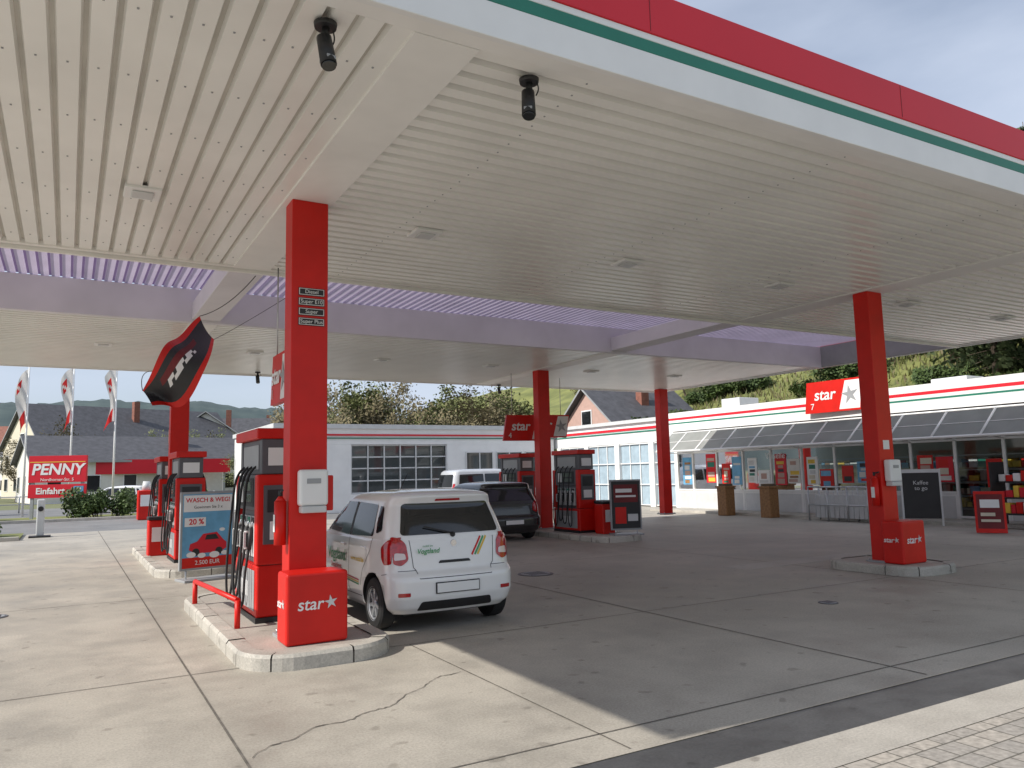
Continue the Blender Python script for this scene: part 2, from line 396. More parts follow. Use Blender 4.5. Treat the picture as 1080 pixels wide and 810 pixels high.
pump_sign((2.42,10.3,3.02),R(-90),.95,.66,'1',1.57)
pump_sign((11.6,19.3,3.0),R(-8),1.5,.75,'4',1.6)
pump_sign((12.75,19.9,3.1),R(-8),1.4,.7,'6',1.5)
pump_sign((21.95,16.7,4.0),R(-88),2.2,1.05,'7')

def cctv(x,y,rz):
    E=empty('security_camera',(x,y,ZC),rz)
    b=MB(); b.cyl((0,0,0),(0,0,-.03),.075,.07,'dark',20); b.cyl((0,0,-.03),(.0,0,-.10),.025,.025,'dark',10); b.cyl((0,0,-.1),(0,-.0,-.14),.035,.035,'dark',14)
    b.cyl((-.01,0,-.10),(0,-.05,-.30),.048,.052,'dark',18); b.cyl((0,-.05,-.30),(.0,-.054,-.315),.045,.045,'glassdark',18); b.box(-.03,.03,-.09,.02,-.27,-.25,'grey')
    b.build('camera_body',E)
    hose('cable',[(.04,0,-.01),(.09,.02,-.06),(.05,0,-.13)],.005,'dark',E)
cctv(1.33,4.6,R(10)); cctv(2.86,4.6,R(-40)); cctv(4.4,21.5,0); cctv(12.2,22.0,0)

# ------------------------------------------------------------------ fuel pumps
def fuel_pump(x,y):
    E=empty('fuel_pump',(x,y,.125)); W=.27;L=.62
    b=MB(); b.box(-W,W,-L,L,0,.06,'dark'); b.build('plinth',E)
    b=MB(); b.box(-W+.01,W-.01,-L+.01,L-.01,.06,.62,'red'); b.build('cabinet',E,.02)
    b=MB(); b.box(-W+.06,W-.06,-L+.02,L-.02,.62,1.22,'dgrey'); b.build('nozzle_bay_core',E,.01)
    b=MB(); b.box(-W,W,-L,-L+.14,.625,1.62,'red'); b.box(-W,W,L-.14,L,.625,1.62,'red'); b.build('end_posts',E,.02)
    b=MB(); b.box(-W+.05,W-.05,-L+.02,-L+.13,1.625,2.02,'dgrey'); b.box(-W+.05,W-.05,L-.13,L-.02,1.625,2.02,'dgrey'); b.build('mast_posts',E,.01)
    b=MB(); b.box(-W+.01,W-.01,-L+.142,L-.142,1.22,1.62,'dgrey'); b.build('display_head',E,.01)
    b=MB(); b.box(-W+.06,W-.06,-L+.142,L-.142,1.62,2.02,'dgrey'); b.build('hose_mast',E,.01)
    b=MB(); b.box(-W-.01,W+.01,-L-.01,L+.01,2.022,2.14,'red'); b.build('top_cap',E,.015)
    b=MB()
    for s in (-1,1):
        def sx(a,c): return (min(s*a,s*c),max(s*a,s*c))
        x0,x1=sx(W-.009,W-.002); b.box(x0,x1,-.40,.40,1.26,1.58,'dark'); x0,x1=sx(W-.002,W+.003); b.box(x0,x1,-.30,.1,1.44,1.54,'screen'); b.box(x0,x1,-.30,.1,1.31,1.40,'screen'); b.box(x0,x1,.16,.34,1.30,1.54,'white')
        for i in range(4):
            yy=-.33+i*.22
            x0,x1=sx(W-.059,W-.02); b.box(x0,x1,yy-.07,yy+.07,.70,1.15,'lgrey')
            x0,x1=sx(W-.02,W-.012); b.box(x0,x1,yy-.06,yy+.06,1.08,1.14,'green' if i%2 else 'dark')
        x0,x1=sx(W-.009,W-.004); b.box(x0,x1,-.5,.5,.12,.56,'grey'); x0,x1=sx(W-.004,W); b.box(x0,x1,-.2,.2,.25,.42,'lgrey')
        x0,x1=sx(W-.059,W-.05); b.box(x0,x1,-.42,.42,1.68,1.96,'grey')
    b.build('side_panels',E,.004,1)
    b=MB()
    for s in (-1,1):
        for i in range(4):
            yy=-.33+i*.22; X=s*(W+.02)
            b.cyl((X,yy,.78),(X-s*.02,yy,1.02),.028,.032,'dark',10); b.cyl((X-s*.02,yy,1.02),(X-s*.05,yy,1.12),.02,.013,'metal',8)
            b.box(X-.012+s*.05,X+.012+s*.05,yy-.01,yy+.01,.80,.98,'lgrey'); b.cyl((X,yy,.80),(X+s*.055,yy,.80),.013,.013,'lgrey',6); b.cyl((X,yy,.98),(X+s*.055,yy,.98),.013,.013,'lgrey',6)
    b.build('nozzles',E)
    for s in (-1,1):
        for i in range(4):
            yy=-.33+i*.22; X=s*(W+.02); o=s*(.07+.025*(i%2)); dz=.07*(i%3)
            hose('hose',[(s*(W-.07),yy+.03,1.72),(X+s*.02,yy+.05,1.68),(X+o*.7,yy+.07,1.2),(X+o*1.2,yy+.1,.5),(X+o*1.1,yy+.05,.14+dz),(X+o*.9,yy-.06,.2+dz),(X+s*.05,yy-.03,.55),(X,yy,.78)],.014,'rubber',E)
    b=MB(); b.box(-.2,.2,-L-.016,-L-.002,.85,1.5,'dgrey'); b.box(-.16,.16,-L-.02,-L-.016,1.2,1.45,'dark'); b.box(-.13,.13,-L-.02,-L-.016,.9,1.1,'white'); b.box(-.15,.15,-L+.005,-L+.019,1.72,1.92,'white'); b.build('end_notice',E)
    return E
fuel_pump(2.1,9.5); fuel_pump(2.1,16.9); fuel_pump(11.7,17.1); fuel_pump(2.1,20.1); fuel_pump(11.7,20.1)
E=empty('hose_guard',(0,0,0)); b=MB(); b.cyl((1.62,8.75,.12),(1.62,8.75,.42),.03,.03,'red'); b.cyl((1.62,8.75,.42),(1.46,10.7,.42),.03,.03,'red'); b.cyl((1.46,10.7,.42),(1.46,10.7,.12),.03,.03,'red'); b.build('bar',E)
def bin_(x,y,z=.125):
    E=empty('waste_bin',(x,y,z)); b=MB(); b.box(-.2,.2,-.18,.18,0,.75,'red'); b.build('bin_body',E,.03); b=MB(); b.box(-.21,.21,-.19,.19,.752,.82,'dark'); b.build('bin_lid',E,.02)
    b=MB(); b.box(-.13,.13,-.186,-.181,.3,.6,'white'); b.build('bin_label',E)
bin_(11.85,15.95); bin_(12.1,16.4); bin_(1.72,18.3)

def poster(name,x,y,z,rz,w,h,kind,legs=.18):
    E=empty(name,(x,y,z),rz)
    b=MB(); b.box(-w/2-.04,w/2+.04,-.025,.025,legs,legs+h+.08,'grey'); b.build('frame',E,.01)
    b=MB(); b.box(-w/2,w/2,-.03,-.0255,legs+.04,legs+h+.04,'blue' if kind=='wash' else 'dark')
    zb=legs+.04
    if kind=='wash':
        b.box(-w/2+.01,w/2-.01,-.032,-.0305,zb+h*.76,zb+h*.985,'white'); b.box(-w/2+.03,-.04,-.032,-.0305,zb+h*.56,zb+h*.68,'white'); b.box(-w/2,w/2,-.032,-.0305,zb,zb+h*.14,'red')
        car2=[(-.32,.30),(-.30,.40),(-.18,.44),(-.08,.56),(.16,.58),(.27,.45),(.33,.40),(.33,.30),(.22,.24),(-.2,.24)]
        b.face([(p[0],-.033,zb+p[1]) for p in car2],'redf'); b.face([(-.05,-.0335,zb+.46),(-.02,-.0335,zb+.54),(.14,-.0335,zb+.55),(.2,-.0335,zb+.46)],'dark')
        for cx in (-.2,.2):
            b.face([(cx+.065*math.cos(2*math.pi*i/14),-.034,zb+.26+.065*math.sin(2*math.pi*i/14)) for i in range(14)],'dark')
        for cx,cz,r_ in ((-.28,.22,.08),(-.1,.2,.07),(.12,.2,.09),(.3,.22,.06),(.25,.62,.05)): b.face([(cx+r_*math.cos(2*math.pi*i/14),-.0345,zb+cz+r_*.6*math.sin(2*math.pi*i/14)) for i in range(14)],'white')
    else:
        b.box(-w/2+.05,w/2-.05,-.032,-.0305,zb+h*.55,zb+h*.93,'darkred'); b.box(-w/2+.1,w/2-.1,-.034,-.0325,zb+h*.66,zb+h*.70,'white'); b.box(-w/2+.1,w/2-.2,-.034,-.0325,zb+h*.76,zb+h*.84,'white')
        b.box(-w/2+.08,0,-.032,-.0305,zb+h*.1,zb+h*.45,'red'); b.box(.04,w/2-.06,-.032,-.0305,zb+h*.15,zb+h*.3,'lgrey')
    b.build('print',E)
    if kind=='wash':
        text('poster_text','WASCH & WEG!',.105,(0,-.034,zb+h*.915),FY,'redf',E,ext=.0005,bold=.002); text('poster_text2','Gewinnen Sie 3 x',.07,(0,-.034,zb+h*.82),FY,'dark',E,ext=.0005); text('poster_text3','20 %',.13,(-.2,-.034,zb+h*.62),FY,'redf',E,ext=.0005,bold=.003); text('poster_text4','2.500 EUR',.10,(0,-.036,zb+h*.065),FY,'white',E,ext=.0005)
    b=MB()
    for sx in (-w/2+.08,w/2-.08): b.cyl((sx,0,.03),(sx,0,legs),.018,.018,'metal',8)
    b.box(-w/2-.02,w/2+.02,-.22,.22,0,.04,'grey'); b.build('stand',E,.01)
    return E
poster('advertising_stand',2.13,14.35,0,R(14),.86,1.24,'wash')
poster('advertising_stand',12.0,15.3,.125,R(-20),.72,1.15,'deals',.12)

E=empty('hanging_banner')
b=MB(); nu,nv=26,14
def bp_(u,v):
    wd=.80*math.sin(math.pi*(.12+.80*(1-u)))**.8
    cx=.98+.80*u; cz=2.92+1.12*u+.30*math.sin(math.pi*(1-u))*-.5
    return (cx-.34*wd*(v-.5)*1.2, 12.3+.22*math.sin(u*6+v*2.5)+.25*v, cz+wd*(v-.5)*.95+.05*math.sin(u*11+v*3))
for i in range(nu):
    for j in range(nv):
        k='red' if (j<2 or j>nv-3) else ('dark' if not(5<j<8 and 8<i<20 and (i*5+j*3)%4) else 'white')
        if 8<=j<=9 and 6<i<22: k='darkred'
        b.face([bp_(i/nu,j/nv),bp_((i+1)/nu,j/nv),bp_((i+1)/nu,(j+1)/nv),bp_(i/nu,(j+1)/nv)],k,True)
b.build('banner_cloth',E)
hose('banner_rope',[bp_(1,1),(2.0,12.0,4.25),(2.2,11.0,4.55)],.006,'dark',E); hose('banner_rope',[bp_(0,1),(.9,14,3.7),(1.9,18.4,4.0)],.006,'dark',E)
hose('banner_rope',[bp_(1,0),(2.1,11.4,3.9),(3.0,10.95,4.55)],.004,'dark',E)

# ------------------------------------------------------------------ vehicles
def rpoly(pts,r,n=5):
    out=[];N=len(pts)
    for i in range(N):
        p=Vector(pts[i]);a=(Vector(pts[i-1])-p);c=(Vector(pts[(i+1)%N])-p)
        rr=min(r,a.length*.45,c.length*.45); s=p+a.normalized()*rr; e=p+c.normalized()*rr
        for k in range(n+1):
            t=k/n; out.append(tuple((1-t)**2*s+2*t*(1-t)*p+t*t*e))
    return out
def ringpts(yr,yf,hw,rr,rf):
    P=[]; cy=(yr+yf)/2; a=(yf-yr)/2
    rr=min(rr,hw*.8,a*.8); rf=min(rf,hw*.8,a*.8)
    def corner(cx,cyy,r,a0):
        for k in range(11):
            t=R(a0+9*k); P.append((cx+r*math.cos(t),cyy+r*math.sin(t)))
    def seg(p,q,n):
        for k in range(1,n): P.append((p[0]+(q[0]-p[0])*k/n,p[1]+(q[1]-p[1])*k/n))
    corner(hw-rr,yr+rr,rr,-90); seg((hw,yr+rr),(hw,yf-rf),26)
    corner(hw-rf,yf-rf,rf,0); seg((hw-rf,yf),(-hw+rf,yf),12)
    corner(-hw+rf,yf-rf,rf,90); seg((-hw,yf-rf),(-hw,yr+rr),26)
    corner(-hw+rr,yr+rr,rr,180); seg((-hw+rr,yr),(hw-rr,yr),12)
    Q=[]
    for x,y in P:
        t=(y-cy)/a; bow=.055 if t<0 else .16
        y2=y-math.copysign(bow*(x/hw)**2*max(0,abs(t)-.55)/.45,t)
        Q.append((x*(1-.045*abs(t)**3),y2))
    return Q
def stack(levels,nz=70,rr=.17,rf=.30):
    lv=np.array(levels,float); z=np.linspace(lv[0,0],lv[-1,0],nz)
    P=[np.interp(z,lv[:,0],lv[:,k]) for k in (1,2,3)]
    ker=np.array([1,2,3,2,1.])/9
    P=[np.convolve(np.pad(p,2,'edge'),ker,'valid') for p in P]
    vs=[];fs=[]
    for i in range(nz):
        ring=ringpts(P[0][i],P[1][i],P[2][i],rr,rf); n=len(ring)
        vs+=[(x,y,z[i]) for x,y in ring]
    for i in range(nz-1):
        for j in range(n):
            q=(j+1)%n; fs.append((i*n+j,i*n+q,(i+1)*n+q,(i+1)*n+j))
    fs.append(tuple(range(n))[::-1]); fs.append(tuple((nz-1)*n+j for j in range(n)))
    return vs,fs
def decal(poly,view,bvh,off,k,name,parent,step=.045):
    bm=bmesh.new(); vs=[bm.verts.new((p[0],0,p[1])) for p in poly]; bm.faces.new(vs)
    us=[p[0] for p in poly]; ws=[p[1] for p in poly]
    for ax,lo,hi in ((0,min(us),max(us)),(2,min(ws),max(ws))):
        c=math.floor(lo/step)*step+step
        while c<hi:
            no=[0,0,0];no[ax]=1;co=[0,0,0];co[ax]=c
            bmesh.ops.bisect_plane(bm,geom=bm.verts[:]+bm.edges[:]+bm.faces[:],plane_co=co,plane_no=no,dist=1e-6); c+=step
    for v in bm.verts:
        u,w=v.co.x,v.co.z
        if view=='rear': o,d=Vector((u,-5,w)),Vector((0,1,0))
        elif view=='front': o,d=Vector((u,12,w)),Vector((0,-1,0))
        elif view=='left': o,d=Vector((-5,u,w)),Vector((1,0,0))
        else: o,d=Vector((5,u,w)),Vector((-1,0,0))
        h,nn,_,_=bvh.ray_cast(o,d)
        if h is None: h,nn,_,_=bvh.find_nearest(o+d*4.3)
        if nn.dot(d)>0: nn=-nn
        v.co=h+nn*off
    bmesh.ops.recalc_face_normals(bm,faces=bm.faces[:])
    me=bpy.data.meshes.new(name); bm.to_mesh(me); bm.free(); me.materials.append(M[k])
    for p in me.polygons: p.use_smooth=True
    o=bpy.data.objects.new(name,me); col.objects.link(o); o.parent=parent; return o
def dline(pts,w,view,bvh,off,k,name,parent):
    for i in range(len(pts)-1):
        a=Vector(pts[i]);c=Vector(pts[i+1]);d=(c-a).normalized();nn=Vector((-d.y,d.x))*w/2
        decal([tuple(a-nn),tuple(c-nn),tuple(c+nn),tuple(a+nn)],view,bvh,off,k,name,parent,.08)
def wheel(E,x,y,r,s,k='silver'):
    b=MB(); w=.17; n=40
    prof=[(r*.60,0),(r*.66,.0),(r*.9,.0),(r*.985,.018),(r,.045),(r,w-.03),(r*.97,w-.006),(r*.6,w)]
    for i in range(len(prof)-1):
        (r0,h0),(r1,h1)=prof[i],prof[i+1]
        for j in range(n):
            t0,t1=2*math.pi*j/n,2*math.pi*(j+1)/n
            b.face([(x-s*h0,y+r0*math.cos(t0),r+r0*math.sin(t0)),(x-s*h0,y+r0*math.cos(t1),r+r0*math.sin(t1)),(x-s*h1,y+r1*math.cos(t1),r+r1*math.sin(t1)),(x-s*h1,y+r1*math.cos(t0),r+r1*math.sin(t0))],'rubber',True)
    b.cyl((x-s*.06,y,r),(x-s*.14,y,r),r*.60,r*.60,'dark',32)
    for j in range(n):
        t0,t1=2*math.pi*j/n,2*math.pi*(j+1)/n
        for (r0,h0),(r1,h1) in (((r*.655,-.002),(r*.58,.012)),((r*.58,.012),(r*.58,.06))):
            b.face([(x-s*h0,y+r0*math.cos(t0),r+r0*math.sin(t0)),(x-s*h0,y+r0*math.cos(t1),r+r0*math.sin(t1)),(x-s*h1,y+r1*math.cos(t1),r+r1*math.sin(t1)),(x-s*h1,y+r1*math.cos(t0),r+r1*math.sin(t0))],k,True)
    for i in range(7):
        T=Matrix.Translation((x-s*.028,y,r))@Matrix.Rotation(2*math.pi*i/7,4,'X')
        b.box(-.014,.014,-.020,.020,.03,r*.6,k,T)
    b.cyl((x-s*.005,y,r),(x-s*.05,y,r),.05,.06,k,18)
    b.build('wheel',E)
def car(name,loc,rz,paint,low,green,L,wy,wr,sidewins,rearwin,tail,rimk='silver',plate=.47,my=2.42):
    E=empty(name,loc,rz)
    lv,lf=stack(low); gv,gf=stack(green,rr=.20,rf=.28)
    o=len(lv); bvh=BVHTree.FromPolygons([Vector(v) for v in lv+gv],lf+[tuple(i+o for i in f) for f in gf])
    me=bpy.data.meshes.new('body'); me.from_pydata(lv,[],lf); ob=bpy.data.objects.new('body',me); col.objects.link(ob)
    cut=MB(); hw=max(l[3] for l in low); R_=wr+.045
    for y in wy:
        for s in (-1,1): cut.cyl((s*(hw-.27),y,wr+.01),(s*(hw+.3),y,wr+.01),R_,R_,'dark',48)
    co=cut.build('cutter'); md=ob.modifiers.new('b','BOOLEAN'); md.object=co; md.operation='DIFFERENCE'; md.solver='EXACT'
    dg=bpy.context.evaluated_depsgraph_get(); dg.update(); nm=bpy.data.meshes.new_from_object(ob.evaluated_get(dg)); ob.modifiers.clear(); ob.data=nm; bpy.data.objects.remove(co)
    nm.materials.clear(); nm.materials.append(M[paint]); nm.materials.append(M['dark'])
    for p in nm.polygons:
        c=p.center; ins=any(math.hypot(c.y-y,c.z-(wr+.01))<R_+.003 for y in wy) and abs(c.x)>hw-.28
        p.material_index=1 if (ins or c.z<low[0][0]+.002) else 0; p.use_smooth=not ins and len(p.vertices)<20
    ob.parent=E
    g=bpy.data.meshes.new('greenhouse'); g.from_pydata(gv,[],gf); g.materials.append(M[paint])
    for p in g.polygons: p.use_smooth=True
    go=bpy.data.objects.new('greenhouse',g); col.objects.link(go); go.parent=E
    for view in ('left','right'):
        for w in sidewins: decal(rpoly(w,.04),view,bvh,.006,'glassdark','side_window',E)
    decal(rpoly(rearwin,.05),'rear',bvh,.006,'glassdark','rear_window',E)
    for sx in (-1,1): decal(rpoly([(sx*p[0],p[1]) for p in tail],.03),'rear',bvh,.008,'taillight','tail_light',E,.02)
    for y in wy:
        for s in (-1,1): wheel(E,s*(hw-.02),y,wr,s,rimk)
    b=MB(); b.box(-hw*.7,hw*.7,.25,L-.25,.17,low[0][0]+.03,'dark'); b.cyl((-hw+.2,wy[0],wr),(hw-.2,wy[0],wr),.04,.04,'dark'); b.build('underbody',E)
    h,nn,_,_=bvh.ray_cast(Vector((0,-5,plate)),Vector((0,1,0)))
    b=MB(); b.box(-.265,.265,h.y-.014,h.y+.02,plate-.06,plate+.06,'dark'); b.box(-.255,.255,h.y-.017,h.y-.0145,plate-.05,plate+.05,'white'); b.build('licence_plate',E,.003,1)
    for s in (-1,1):
        b=MB(); b.box(s*(hw+.08)-.09,s*(hw+.08)+.09,my-.05,my+.06,.98,1.12,paint); b.build('mirror',E,.035,3)
    return E,bvh
low=[(.20,.12,3.46,.72),(.26,.05,3.54,.775),(.38,.0,3.59,.80),(.56,.0,3.60,.805),(.61,.015,3.59,.805),(.65,.07,3.56,.80),(.80,.085,3.46,.80),(.90,.10,3.25,.795),(.98,.115,2.9,.782),(1.04,.15,2.5,.74)]
green=[(.88,.14,2.95,.75),(.96,.115,2.82,.775),(1.02,.125,2.70,.768),(1.20,.20,2.42,.725),(1.36,.275,2.15,.675),(1.42,.25,2.05,.655),(1.465,.22,1.93,.625),(1.50,.30,1.75,.56),(1.52,.45,1.55,.46),(1.535,.8,1.3,.25)]
sw=[[(1.42,1.0),(1.40,1.39),(1.95,1.39),(2.48,1.03)],[(.62,1.02),(.68,1.37),(1.32,1.39),(1.34,1.0)],[(.40,1.09),(.50,1.35),(.61,1.36),(.55,1.05)]]
rw=[(-.61,1.04),(-.535,1.385),(.535,1.385),(.61,1.04)]
tl=[(.54,.78),(.56,.95),(.63,1.02),(.70,1.03),(.70,.74),(.62,.72)]
CE,bv=car('parked_car',(3.80,7.88,0),0,'whitecar',low,green,3.6,(.56,2.98),.285,sw,rw,tl)
for sx in (-1,1):
    decal(rpoly([(sx*.57,.79),(sx*.58,.85),(sx*.68,.86),(sx*.69,.78)],.02),'rear',bv,.012,'clear','reverse_lens',CE,.02)
    decal(rpoly([(sx*.55,.40),(sx*.55,.44),(sx*.68,.44),(sx*.68,.40)],.01),'rear',bv,.006,'taillight','reflector',CE,.03)
    v='left' if sx<0 else 'right'
    decal(rpoly([(.17,.74),(.17,1.03),(.25,.99),(.33,.91),(.31,.80),(.25,.73)],.02),v,bv,.008,'taillight','tail_light_side',CE,.02)
    dline([(1.38,.98),(1.37,.40),(1.30,.34)],.008,v,bv,.003,'dark','door_gap',CE)
    dline([(2.42,1.0),(2.50,.8),(2.48,.36)],.008,v,bv,.003,'dark','door_gap',CE)
    dline([(.62,1.0),(.66,.86),(.88,.64),(.95,.45)],.008,v,bv,.003,'dark','door_gap',CE)
    dline([(.93,.33),(2.48,.33)],.008,v,bv,.003,'dark','door_gap',CE)
    dline([(1.37,1.39),(1.38,1.0)],.06,v,bv,.0075,'dark','b_pillar',CE)
    for y in (.78,1.52):
        h,_,_,_=bv.ray_cast(Vector((sx*5,y,.88)),Vector((-sx,0,0)))
        b=MB(); b.box(h.x-.018,h.x+.018,y,y+.16,.865,.895,'whitecar'); b.build('door_handle',CE,.008)
    dline([(.30,.62),(.20,.635)],.006,v,bv,.003,'dark','bumper_gap',CE)
    for k_,(z_,kk) in enumerate(((.50,'redf'),(.475,'yellow'),(.45,'greentxt'))): dline([(1.0,z_),(1.6,z_+.03),(2.4,z_)],.016,v,bv,.004,kk,'side_stripe',CE)
dline([(-.66,.665),(-.46,.665),(-.44,.58),(.44,.58),(.46,.665),(.66,.665)],.007,'rear',bv,.003,'dark','hatch_gap',CE)
dline([(-.52,.99),(-.49,.70),(-.46,.665)],.007,'rear',bv,.003,'dark','hatch_gap',CE); dline([(.52,.99),(.49,.70),(.46,.665)],.007,'rear',bv,.003,'dark','hatch_gap',CE)
decal(rpoly([(-.46,.235),(-.42,.335),(.42,.335),(.46,.235)],.03),'rear',bv,.004,'dark','bumper_insert',CE)
decal(rpoly([(-.20,.725),(-.18,.755),(.18,.755),(.20,.725)],.01),'rear',bv,.006,'dark','handle_recess',CE)
decal(rpoly([(-.16,1.405),(-.15,1.43),(.15,1.43),(.16,1.405)],.01),'rear',bv,.006,'taillight','brake_light',CE)
for x,kk in ((.22,'red'),(.26,'greentxt'),(.295,'yellow')): dline([(x,.79),(x+.13,.99)],.022,'rear',bv,.004,kk,'stripe_sticker',CE)
def on_rear(z): h,_,_,_=bv.ray_cast(Vector((0,-5,z)),Vector((0,1,0))); return h.y
b=MB(); y=on_rear(1.04); b.cyl((.0,y-.02,1.03),(.0,y+.02,1.03),.03,.03,'dark'); b.cyl((0,y-.03,1.04),(-.34,on_rear(1.12)-.02,1.13),.009,.007,'dark',8); b.build('rear_wiper',CE)
text('car_lettering','Vogtland',.075,(-.32,on_rear(.86)-.016,.865),FY,'greentxt',CE,ext=.0005,shear=.2,bold=.001)
text('car_lettering','mobil im',.035,(-.32,on_rear(.92)-.014,.92),FY,'greentxt',CE,ext=.0005)
b=MB(); y=on_rear(.93); b.cyl((0,y-.012,.935),(0,y+.01,.935),.035,.035,'chrome',20); b.build('badge',CE)
h,_,_,_=bv.ray_cast(Vector((-5,1.8,.7)),Vector((1,0,0)))
text('car_lettering','Vogtland',.20,(h.x-.012,1.85,.74),FX,'greentxt',CE,ext=.0005,shear=.2,bold=.003)
text('car_lettering','Sozialdienst',.09,(h.x-.012,1.85,.60),FX,'redf',CE,ext=.0005,bold=.001)
text('car_lettering','www.sozial.de',.08,(h.x-.010,1.05,.74),FX,'yellow',CE,ext=.0005,bold=.001)
b=MB(); b.cyl((0,1.7,1.52),(0,1.45,1.72),.006,.003,'dark',6); b.build('antenna',CE)

def scale_lv(lv,sy,sz,sx): return [(z*sz,yr*sy,yf*sy,h*sx) for z,yr,yf,h in lv]
def generic(name,loc,rz,paint,sy=1.1,sz=.97,sx=1.1):
    s2=lambda P:[(p[0]*sy,p[1]*sz) for p in P]
    E,bv=car(name,loc,rz,paint,scale_lv(low,sy,sz,sx),scale_lv(green,sy,sz,sx),3.6*sy,(.62*sy,2.95*sy),.31,[s2(w) for w in sw],[(p[0]*sx,p[1]*sz) for p in rw],[(p[0]*sx,p[1]*sz) for p in tl],my=2.42*sy)
    return E
generic('parked_car',(9.75,16.9,0),0,'blackcar')
generic('parked_car',(4.2,49.5,0),R(80),'whitecar')
generic('parked_car',(-3.4,52.0,0),R(95),'blackcar')
vl=[(.25,.1,4.75,.78),(.35,.02,4.86,.88),(.55,.0,4.9,.93),(.75,.02,4.86,.94),(.95,.04,4.6,.935),(1.08,.06,4.2,.92),(1.12,.08,3.9,.9)]
vg=[(.98,.06,4.2,.90),(1.06,.05,4.1,.92),(1.35,.09,3.75,.88),(1.65,.15,3.35,.83),(1.80,.2,3.1,.79),(1.88,.3,2.9,.70),(1.91,.6,2.5,.5)]
vs_=[[(2.75,1.13),(2.75,1.68),(3.2,1.68),(3.85,1.15)],[(1.6,1.13),(1.6,1.70),(2.68,1.70),(2.68,1.13)],[(.35,1.13),(.42,1.68),(1.53,1.70),(1.53,1.13)]]
VE,_=car('parked_van',(13.9,30.2,0),R(-90),'bluecar',vl,vg,4.9,(.85,3.9),.34,vs_,[(-.72,1.15),(-.66,1.68),(.66,1.68),(.72,1.15)],[(.74,.8),(.74,1.3),(.82,1.3),(.82,.8)],my=3.3)

# ------------------------------------------------------------------ shop (right)
SH=empty('shop_building'); FXX=22.3
b=MB(); b.box(22.55,29,6,25,3.35,3.95,'offwhite'); b.box(28.8,29,6,25,0,3.35,'offwhite'); b.box(22.3,28.79,24.8,25,0,3.34,'white'); b.box(22.5,28.79,6,6.2,0,3.34,'white'); b.box(22.6,28.7,6.3,24.7,-.02,.02,'grey'); b.build('walls_roof',SH)
b=MB()
for z0,z1,k in ((3.28,3.58,'white'),(3.58,3.64,'green'),(3.64,3.74,'white'),(3.74,3.84,'redf'),(3.84,4.06,'white')): b.box(22.1,22.54,5.9,25.1,z0,z1,k)
b.build('roof_fascia',SH)
b=MB(); mod=1.36; fr=.07
edges=[6.2+mod*i for i in range(14)]; edges=[e for e in edges if e<24.5]+[24.8]
gl=MB()
for i in range(len(edges)-1):
    a,c=edges[i],edges[i+1]
    door= 11.2<a<12.9
    b.box(FXX,FXX+.1,a,a+fr,0.02,3.28,'white')
    sill=.12 if door else .82
    if not door:
        b.box(FXX+.01,FXX+.07,a+fr+.002,c-.002,.02,sill,'white')
        b.box(FXX+.004,FXX+.01,a+fr+.05,c-.05,.1,sill-.08,'lgrey')
    b.box(FXX-.02,FXX+.09,a+fr+.002,c-.002,sill,sill+.06,'white'); b.box(FXX,FXX+.09,a+fr+.002,c-.002,2.33,2.40,'white')
    gl.face([(FXX+.05,a+fr,sill+.06),(FXX+.05,c,sill+.06),(FXX+.05,c,3.26),(FXX+.05,a+fr,3.26)],'glass')
b.build('window_frames',SH); gl.build('window_glazing',SH)
b=MB(); g=MB()
x0,z0,x1,z1=22.08,3.20,21.15,2.42
for i in range(len(edges)):
    y=edges[i]
    b.cyl((x0,y,z0),(x1,y,z1),.035,.035,'white',6)
    b.cyl((x1+.05,y,z1),(22.3,y,2.35),.015,.015,'white',6)
    if i<len(edges)-1:
        c=edges[i+1]; g.face([(x0,y+.03,z0-.01),(x1,y+.03,z1-.01),(x1,c-.03,z1-.01),(x0,c-.03,z0-.01)],'awn')
        b.cyl(((x0+x1)/2,y,(z0+z1)/2),((x0+x1)/2,c,(z0+z1)/2),.012,.012,'white',6)
b.cyl((x1,edges[0],z1),(x1,edges[-1],z1),.04,.04,'white',8); b.cyl((x0,edges[0],z0),(x0,edges[-1],z0),.035,.035,'white',8)
b.build('awning_frame',SH); g.build('awning_panels',SH)
b=MB(); cols=['red','yellow','offwhite','blue','wood','green','lgrey','cream','pink','dark']
random.seed(3)
for xr in (24.0,25.8):
    y=6.8
    while y<24:
        w=.3
        for z in (.35,.75,1.15,1.55):
            w=random.uniform(.12,.4); b.box(xr,xr+.3,y,y+w-.02,z,z+random.uniform(.15,.33),random.choice(cols))
        y+=w
    for z in (.3,.7,1.1,1.5,1.95): b.box(xr-.03,xr+.35,6.6,24.2,z-.03,z-.001,'lgrey')
b.box(28.3,28.7,6.4,24.5,.02,3.2,'cream'); b.build('shop_shelves',SH)
# window posters (layered prints)
b=MB(); random.seed(11)
for i in range(len(edges)-1):
    a=edges[i]+.12
    for k in range(2):
        if random.random()<.12: continue
        w=random.uniform(.42,.55); h=random.uniform(.55,1.15); z=random.uniform(.95,1.15); y=a+k*.6
        if y+w<edges[i+1]-.02:
            c=random.choice(['red','redf','white','blue','wood','offwhite','dark','blue','red']); b.box(FXX+.035,FXX+.045,y,y+w,z,z+h,c)
            zz=z+.05
            while zz<z+h-.1:
                hh=random.uniform(.06,.22); w0=random.uniform(0,.12)
                if zz+hh<z+h-.03: b.box(FXX+.030,FXX+.034,y+.04+w0,y+w-.04-random.uniform(0,.1),zz,zz+hh,random.choice(cols))
                zz+=hh+.04
    if random.random()<.55: b.box(FXX+.03,FXX+.045,edges[i]+.12,edges[i+1]-.08,2.45,2.85,random.choice(['red','white','redf']))
b.build('window_posters',SH)
text('window_text','Visselle',.30,(FXX-.01,19.6,2.1),FX,'white',SH)
